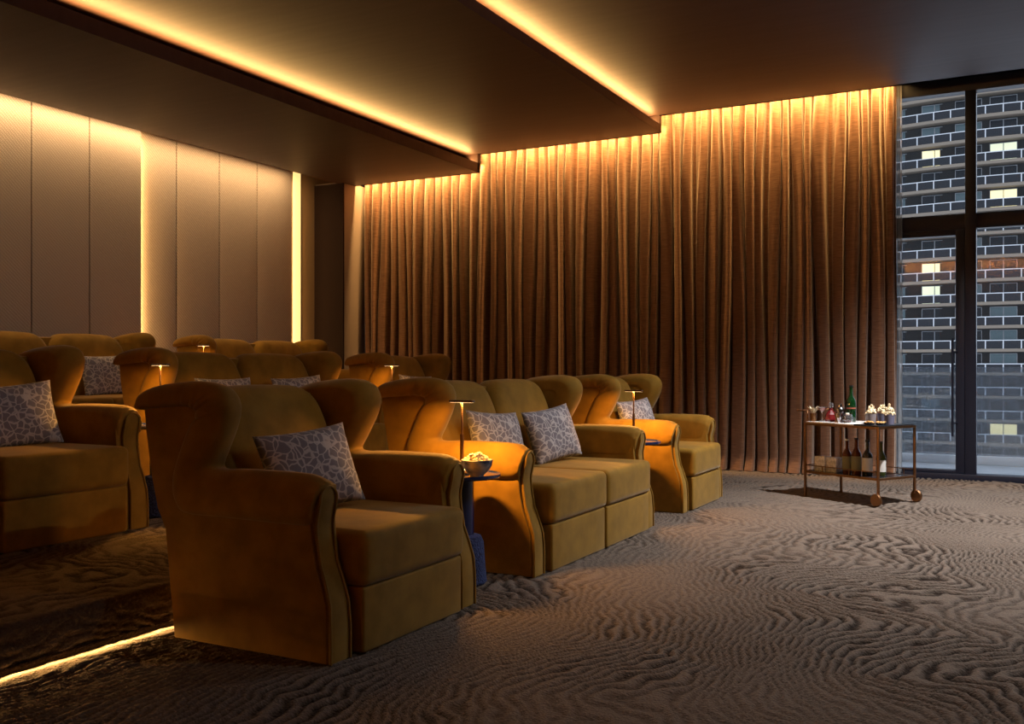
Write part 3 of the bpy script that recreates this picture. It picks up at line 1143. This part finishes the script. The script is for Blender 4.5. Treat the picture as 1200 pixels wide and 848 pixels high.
# ------------------------------------------------------------------ side tables with lamps
TT = 0.560
tb = empty('side_table', (0, 0, 0))
lathe('base', [(0, 0.0), (0.118, 0.0), (0.128, 0.012), (0.120, 0.10), (0.112, 0.21), (0.098, 0.243), (0.07, 0.25), (0, 0.25)], M['blue_boucle'], tb, 32)
lathe('stem', [(0, 0.24), (0.062, 0.24), (0.062, TT - 0.018), (0, TT - 0.018)], M['blue_lacquer'], tb, 28)
lathe('table_top', [(0, TT - 0.02), (0.192, TT - 0.02), (0.199, TT - 0.012), (0.199, TT), (0.193, TT + 0.002), (0.189, TT - 0.004), (0, TT - 0.004)],
      M['blue_lacquer'], tb, 40)
lp = empty('reading_lamp', (0, 0, 0))
lathe('foot', [(0, 0), (0.038, 0), (0.040, 0.004), (0.038, 0.009), (0.012, 0.012), (0, 0.012)], M['bronze'], lp, 24)
lathe('sleeve', [(0, 0.010), (0.0095, 0.010), (0.0095, 0.205), (0, 0.205)], M['bronze'], lp, 14)
lathe('pole', [(0, 0.2), (0.0055, 0.2), (0.0055, 0.372), (0, 0.372)], M['bronze'], lp, 12)
bm = bmesh.new()
add_box(bm, (-0.070, -0.017, 0.366), (0.070, 0.017, 0.378), 0.005, 2)
hd = bm_obj('head', bm, M['bronze'], lp)
box('diffuser', (-0.062, -0.012, 0.3655), (0.062, 0.012, 0.3665), M['lamp_glow'], hd)
ld = bpy.data.lights.new('lamp_light', 'AREA')
ld.shape = 'RECTANGLE'
ld.size, ld.size_y = 0.12, 0.022
ld.energy = 11.0
ld.color = (1.0, 0.45, 0.08)
lo_ = bpy.data.objects.new('lamp_light', ld)
link(lo_, lp)
lo_.location = (0, 0, 0.3645)
SPOTS = [
    (0, 4.24, 'side table between the front row armchair and the front sofa, holding popcorn', 'slim bronze lamp beside the popcorn bowl'),
    (0, 6.71, 'side table between the front sofa and the front row armchair by the curtain', 'slim bronze lamp between the front sofa and the armchair by the curtain'),
    (1, 4.24, 'side table between the second row sofa and the armchair farthest from the curtain', 'slim bronze lamp beside the second row sofa, away from the curtain'),
    (1, 6.71, 'side table between the second row sofa and the armchair by the curtain', 'slim bronze lamp between the second row sofa and armchair by the curtain'),
    (2, 6.71, 'side table between the two top tier sofas', 'slim bronze lamp between the two top tier sofas'),
]
for i, (row, y, tl, ll) in enumerate(SPOTS):
    t = tb if i == 0 else copy_tree(tb)
    l_ = lp if i == 0 else copy_tree(lp)
    X = X_ROW[row] - 0.25
    t.location = (X, y, row * STEP - 0.003)
    l_.location = (X, y, row * STEP + TT - 0.0065)
    tag(t, 'blue round ' + tl, 'side table', 'blue side tables between the seats')
    tag(l_, ll, 'lamp', 'slim lamps on the side tables')

# popcorn bowl on the front table
bx, by, bz = X_ROW[0] - 0.135, 4.195, TT - 0.0065
bw = empty('bowl', (bx, by, bz))
tag(bw, 'small blue and white glazed bowl heaped with popcorn on a side table', 'bowl')
M['bowl_glaze'] = noise_color(mat('blue_white_glaze', (0.2, 0.25, 0.4), rough=0.15, spec=0.6), (0.03, 0.045, 0.12), (0.50, 0.50, 0.48), 16, 2)
lathe('body', [(0, 0.0), (0.034, 0.0), (0.036, 0.008), (0.058, 0.026), (0.076, 0.054), (0.082, 0.082), (0.079, 0.083), (0.072, 0.054), (0.052, 0.030), (0, 0.020)],
      M['bowl_glaze'], bw, 32)
M['popcorn'] = noise_color(mat('popcorn', (0.8, 0.68, 0.42), rough=0.8, sheen=0.2), (0.70, 0.50, 0.24), (0.85, 0.76, 0.58), 60, 2)


def popcorn_heap(name, center, r, h, n, size, seed):
    rr = random.Random(seed)
    bm = bmesh.new()
    for i in range(n):
        a = rr.random() * 2 * math.pi
        q = math.sqrt(rr.random())
        px, py = r * q * math.cos(a), r * q * math.sin(a)
        pz = h * (1 - q * q) * (0.55 + 0.45 * rr.random())
        for j in range(3):
            s = size * (0.55 + 0.4 * rr.random())
            m = Matrix.Translation((center[0] + px + size * (rr.random() - 0.5), center[1] + py + size * (rr.random() - 0.5),
                                    center[2] + pz + size * (rr.random() - 0.5))) @ Matrix.Scale(s, 4)
            bmesh.ops.create_icosphere(bm, subdivisions=1, radius=1.0, matrix=m)
    return bm_obj(name, bm, M['popcorn'], None, sharp=180)


pcn = popcorn_heap('popcorn', (bx, by, bz + 0.072), 0.068, 0.045, 90, 0.010, 3)
tag(pcn, 'pale popcorn heaped in the glazed bowl', 'popcorn', kind='stuff')

# ------------------------------------------------------------------ bar cart
CA = math.radians(150)                            # direction of the long side
ct = empty('bar_cart', (-1.002, 8.10, 0), CA)     # local x along the long side, local -y away from the camera side
CL, CWD, CT = 0.73, 0.46, 0.625
tag(ct, 'brass framed two-tier bar cart with two wheels in front of the curtain', 'bar cart')
M['cart_dark'] = mat('black_glass_shelf', (0.015, 0.018, 0.025), rough=0.12, spec=0.6)
M['marble'] = noise_color(mat('white_marble', (0.8, 0.78, 0.76), rough=0.25), (0.66, 0.63, 0.62), (0.86, 0.84, 0.82), 7, 6)
br = M['brass']
LEGS = [(0.0, 0.0), (0.0, -CWD), (CL, 0.0), (CL, -CWD)]
for x, y in LEGS:
    z0 = 0.075 if x == 0 else -0.004
    box('leg', (x - 0.009, y - 0.009, z0), (x + 0.009, y + 0.009, CT), br, ct, 0.002)
for y in (0.0, -CWD):
    wh = bm_obj('wheel', add_lathe(bmesh.new(), [(0, -0.013), (0.045, -0.013), (0.051, -0.006), (0.051, 0.006), (0.045, 0.013), (0, 0.013)], 28), br, ct)
    wh.rotation_euler = (math.pi / 2, 0, 0)
    wh.location = (0.0, y + (0.024 if y == 0 else -0.024), 0.048)
for z in (CT - 0.018, 0.20):
    nm = 'top_frame' if z > 0.4 else 'shelf_frame'
    bm = bmesh.new()
    for y in (0.0, -CWD):
        add_box(bm, (0, y - 0.008, z), (CL, y + 0.008, z + 0.018))
    for x in (0.0, CL):
        add_box(bm, (x - 0.008, -CWD, z), (x + 0.008, 0, z + 0.018))
    bm_obj(nm, bm, br, ct, smooth=False)
box('marble_top', (0.24, -CWD + 0.004, CT), (CL - 0.002, -0.004, CT + 0.012), M['marble'], ct, 0.002)
box('dark_top', (0.002, -CWD + 0.004, CT), (0.238, -0.004, CT + 0.012), M['cart_dark'], ct, 0.002)
box('shelf', (0.004, -CWD + 0.004, 0.203), (CL - 0.004, -0.004, 0.215), M['cart_dark'], ct)
tube('gallery_rail', [(0.02, 0.0, 0.265), (CL, 0.0, 0.265), (CL, -CWD, 0.265), (0.02, -CWD, 0.265)], 0.004, br, ct, 8)
for x, y in ((0.28, 0), (0.55, 0), (0.28, -CWD), (0.1, -CWD)):
    tube('gallery_post', [(x, y, 0.21), (x, y, 0.265)], 0.004, br, ct, 8)
tube('handle', [(CL, -0.03, CT + 0.0), (CL + 0.005, -0.03, CT + 0.10), (CL + 0.07, -0.03, CT + 0.10), (CL + 0.12, -0.03, CT + 0.10),
                (CL + 0.12, -CWD + 0.03, CT + 0.10), (CL + 0.07, -CWD + 0.03, CT + 0.10), (CL + 0.005, -CWD + 0.03, CT + 0.10), (CL, -CWD + 0.03, CT)],
     0.006, br, ct, 8)


def cart_pt(x, y, z):
    c, s = math.cos(CA), math.sin(CA)
    return (-1.002 + c * x - s * y, 8.10 + s * x + c * y, z)


TOPZ, LOWZ = CT + 0.012, 0.215
M['green_glass'] = mat('green_bottle_glass', (0.003, 0.026, 0.006), rough=0.06, spec=0.8)
M['amber'] = mat('amber_bottle', (0.10, 0.025, 0.012), rough=0.08, spec=0.8)
M['dark_bottle'] = mat('dark_bottle_glass', (0.012, 0.012, 0.010), rough=0.08, spec=0.8)
M['olive_bottle'] = mat('olive_bottle_glass', (0.05, 0.06, 0.012), rough=0.08, spec=0.8)
M['label_olive'] = mat('olive_paper_label', (0.26, 0.25, 0.15), rough=0.8)
M['label_white'] = mat('white_paper_label', (0.62, 0.60, 0.58), rough=0.8)
M['label_red'] = mat('red_band_label', (0.30, 0.07, 0.04), rough=0.8)
M['black_cap'] = mat('black_cap', (0.01, 0.01, 0.01), rough=0.4)
M['red_drink'] = mat('red_drink', (0.14, 0.010, 0.012), rough=0.12, spec=0.7)
M['pink_drink'] = mat('pink_drink', (0.70, 0.28, 0.24), rough=0.3)
M['steel'] = mat('polished_steel', (0.55, 0.55, 0.6), rough=0.12, metal=1.0)
M['cup_blue'] = mat('slate_blue_paper', (0.16, 0.155, 0.24), rough=0.8)
M['cup_grey'] = mat('grey_paper', (0.27, 0.23, 0.24), rough=0.8)
M['snack'] = noise_color(mat('nut_snack', (0.5, 0.25, 0.08), rough=0.7), (0.40, 0.16, 0.04), (0.62, 0.38, 0.14), 120)
M['petal'] = mat('cream_petal', (0.80, 0.70, 0.50), rough=0.7)
M['ivory'] = mat('ivory', (0.8, 0.75, 0.65), rough=0.5)


def bottle(x, y, z, H, R, glass, lab, lab_z, cap, label):
    root = empty('bottle', cart_pt(x, y, z))
    tag(root, label, 'bottle', 'bottles on the bar cart')
    lathe('body', [(0, 0), (R * 0.93, 0), (R, 0.008), (R, H * 0.52), (R * 0.93, H * 0.585), (R * 0.6, H * 0.66), (R * 0.36, H * 0.73), (R * 0.33, H * 0.93), (R * 0.40, H * 0.935),
                   (R * 0.40, H * 0.965), (0, H * 0.965)], glass, root, 24)
    lathe('label', [(R + 0.001, H * lab_z[0]), (R + 0.0013, H * lab_z[0]), (R + 0.0013, H * lab_z[1]), (R + 0.001, H * lab_z[1])], lab, root, 24)
    lathe('cap', [(0, H * 0.955), (R * 0.42, H * 0.955), (R * 0.42, H), (0, H)], cap, root, 16)
    return root


bottle(0.45, -0.24, TOPZ, 0.31, 0.040, M['green_glass'], M['label_red'], (0.36, 0.40), M['black_cap'], 'tall green glass bottle with a narrow red band on top of the bar cart')
bottle(0.412, -0.14, LOWZ, 0.285, 0.037, M['amber'], M['label_olive'], (0.10, 0.50), M['ivory'], 'red-brown bottle with olive label and pale neck beside the glass blocks')
bottle(0.318, -0.14, LOWZ, 0.300, 0.040, M['amber'], M['label_olive'], (0.10, 0.50), M['black_cap'], 'brown bottle with olive label and black cap on the lower cart shelf')
bottle(0.209, -0.14, LOWZ, 0.290, 0.040, M['dark_bottle'], M['label_white'], (0.12, 0.50), M['black_cap'], 'dark bottle with white label on the lower cart shelf')
bottle(0.140, -0.22, LOWZ, 0.280, 0.038, M['olive_bottle'], M['label_white'], (0.12, 0.46), M['black_cap'], 'olive glass bottle with white label behind the cart leg')

# tumblers of cut glass on the lower shelf
M['cut_glass'] = noise_color(mat('cut_glass_block', (0.45, 0.42, 0.43), rough=0.2, spec=0.9), (0.50, 0.49, 0.58), (0.92, 0.90, 1.0), 40, 3, bump=0.8, bscale=60)
for i, (x, w) in enumerate(((0.640, 0.060), (0.518, 0.056))):
    c = cart_pt(x, -0.12, LOWZ)
    bm = bmesh.new()
    add_box(bm, (-w * 0.93, -0.05, 0), (w * 0.93, 0.05, 0.125), 0.006, 2)
    o = bm_obj('glass_block', bm, M['cut_glass'])
    o.location = c
    o.rotation_euler = (0, 0, CA)
    tag(o, ['square cut-glass ice block vessel at the handle end of the lower shelf', 'square cut-glass vessel next to the red-brown bottle'][i], 'glass vessel',
        'cut-glass vessels on the lower shelf')

# things on the marble
root = empty('flower_cup', cart_pt(0.695, -0.06, TOPZ))
tag(root, 'small gold cup holding cream blossoms at the handle end of the cart', 'cup')
lathe('cup', [(0, 0), (0.026, 0), (0.030, 0.07), (0.028, 0.07), (0.024, 0.006), (0, 0.006)], M['brass'], root, 20)
pr_ = random.Random(5)
bm = bmesh.new()
for k in range(9):
    a = k * 2.4
    tip = Vector((0.05 * math.cos(a), 0.05 * math.sin(a), 0.105 + 0.03 * pr_.random()))
    base = Vector((0.008 * math.cos(a), 0.008 * math.sin(a), 0.062))
    side = Vector((-math.sin(a), math.cos(a), 0)) * 0.013
    midp = (tip + base) / 2 + Vector((0, 0, 0.014))
    v = [bm.verts.new(p) for p in (base, midp + side, tip, midp - side)]
    bm.faces.new(v)
    bm.faces.new([bm.verts.new(p + Vector((0, 0, -0.003))) for p in (midp - side, tip, midp + side, base)])
bm_obj('blossom', bm, M['petal'], root)

root = empty('coupe_glass', cart_pt(0.645, -0.11, TOPZ))
tag(root, 'stemmed coupe glass with a pink cocktail', 'glass')
lathe('glass', [(0, 0), (0.030, 0), (0.030, 0.003), (0.004, 0.008), (0.0035, 0.07), (0.012, 0.082), (0.046, 0.122), (0.0445, 0.122), (0.010, 0.084), (0, 0.082)], M['table_glass'], root, 28)
lathe('drink', [(0, 0.084), (0.012, 0.086), (0.042, 0.1175), (0, 0.1185)], M['pink_drink'], root, 24)

root = empty('decanter', cart_pt(0.61, -0.18, TOPZ))
tag(root, 'faceted glass decanter of red drink with square stopper', 'decanter')
lathe('body', [(0, 0), (0.048, 0), (0.056, 0.015), (0.044, 0.06), (0.020, 0.092), (0.013, 0.10), (0.016, 0.115), (0, 0.115)], M['red_drink'], root, 8, sharp=20)
lathe('stopper', [(0, 0.115), (0.012, 0.115), (0.021, 0.128), (0.021, 0.150), (0.014, 0.158), (0, 0.158)], M['table_glass'], root, 6, sharp=20)

root = empty('cocktail_shaker', cart_pt(0.48, -0.14, TOPZ))
tag(root, 'polished steel cocktail shaker with domed cap', 'shaker')
lathe('body', [(0, 0), (0.026, 0), (0.030, 0.012), (0.036, 0.085), (0.036, 0.09), (0, 0.09)], M['steel'], root, 28)
lathe('lid', [(0.036, 0.09), (0.034, 0.105), (0.022, 0.125), (0.016, 0.130), (0.016, 0.145), (0.010, 0.155), (0, 0.157)], M['steel'], root, 28)

root = empty('jigger', cart_pt(0.455, -0.06, TOPZ))
tag(root, 'small brass double jigger in front of the shaker', 'jigger')
lathe('cup', [(0, 0.0), (0.016, 0), (0.008, 0.035), (0.008, 0.038), (0.018, 0.078), (0.016, 0.078), (0.004, 0.042), (0, 0.042)], M['brass'], root, 20)

root = empty('tumbler', cart_pt(0.39, -0.12, TOPZ))
tag(root, 'round tumbler of dark red drink with a pale garnish', 'glass')
lathe('drink', [(0, 0.003), (0.028, 0.003), (0.041, 0.022), (0.041, 0.045), (0.034, 0.060), (0, 0.060)], M['red_drink'], root, 24)
lathe('glass', [(0, 0), (0.030, 0), (0.043, 0.022), (0.043, 0.046), (0.034, 0.072), (0.033, 0.072), (0.0415, 0.046), (0.0415, 0.022), (0, 0.002)], M['table_glass'], root, 24)
rounded_block('garnish', -0.014, 0.014, -0.010, 0.010, 0.060, 0.082, 0.005, M['ivory'], root, n=3)

# dark tray end: popcorn cups and snack bowls
for i, (x, y, mt, lb) in enumerate(((0.22, -0.20, 'cup_grey', 'grey paper cup of popcorn next to the green bottle'),
                                    (0.20, -0.32, 'cup_blue', 'slate blue paper cup of popcorn behind the other two cups'),
                                    (0.09, -0.26, 'cup_blue', 'slate blue paper cup of popcorn at the wheel end of the cart'))):
    c = cart_pt(x, y, TOPZ)
    root = empty('popcorn_cup', c)
    tag(root, lb, 'cup', 'paper popcorn cups on the cart')
    lathe('cup', [(0, 0), (0.034, 0), (0.044, 0.080), (0.0425, 0.080), (0.033, 0.002), (0, 0.002)], M[mt], root, 24)
    h = popcorn_heap('popcorn', (0, 0, 0.076), 0.038, 0.085, 60, 0.0105, 20 + i)
    h.parent = root
    h['kind'] = 'stuff'
for i, (x, y) in enumerate(((0.140, -0.075), (0.062, -0.115))):
    c = cart_pt(x, y, TOPZ)
    root = empty('snack_dish', c)
    tag(root, ['small black dish of nuts in front of the grey popcorn cup', 'small black dish of nuts in front of the blue popcorn cups'][i], 'dish', 'snack dishes on the cart')
    lathe('dish', [(0, 0), (0.034, 0), (0.046, 0.014), (0.045, 0.016), (0.034, 0.004), (0, 0.004)], M['cart_dark'], root, 24)
    bm = bmesh.new()
    rr = random.Random(40 + i)
    for k in range(30):
        a, q = rr.random() * 6.28, math.sqrt(rr.random()) * 0.034
        bmesh.ops.create_icosphere(bm, subdivisions=1, radius=0.008, matrix=Matrix.Translation((q * math.cos(a), q * math.sin(a), 0.013 + 0.010 * rr.random())))
    h = bm_obj('nuts', bm, M['snack'], root, sharp=180)
    h['kind'] = 'stuff'

# ------------------------------------------------------------------ recessed ceiling downlights over the open floor, and an added fill spot
M['spot_glow'] = mat('downlight_lens', (1, 0.95, 0.85), emit=(1.0, 0.88, 0.70), estr=6.0)
for i, (x, y, p, lb) in enumerate(((0.25, 7.6, 880, 'recessed round downlight in the upper ceiling near the window'),
                                   (2.4, 7.3, 60, 'recessed round downlight in the upper ceiling near the far wall'),
                                   (0.5, 4.3, 55, 'recessed round downlight in the upper ceiling in front of the sofa'),
                                   (1.6, 4.8, 120, 'added fill downlight tilted toward the raised rows of seats'))):
    root = empty('downlight', (x, y, Z_MAIN))
    tag(root, lb, 'downlight', 'recessed downlights')
    lathe('trim_ring', [(0.045, 0.0), (0.055, -0.003), (0.060, 0.0), (0.045, 0.0)], M['bronze'], root, 24)
    lathe('lens', [(0, -0.001), (0.045, -0.001), (0.045, 0.0), (0, 0.0)], M['spot_glow'], root, 24)
    d = bpy.data.lights.new('downlight_beam', 'SPOT')
    d.energy = p
    d.color = (0.98, 0.96, 0.93)
    d.spot_size = math.radians(120)
    d.spot_blend = 0.9
    d.shadow_soft_size = 0.045
    o = bpy.data.objects.new('downlight_beam', d)
    link(o, root)
    o.location = (0, 0, -0.02)
    if 'tilted' in lb:                            # added fill spot, aimed to brighten the raised rows
        d.spot_size = math.radians(58)
        aim = Vector((-4.6, 5.4, 0.9)) - Vector((x, y, Z_MAIN))
        o.rotation_euler = aim.to_track_quat('-Z', 'Y').to_euler()
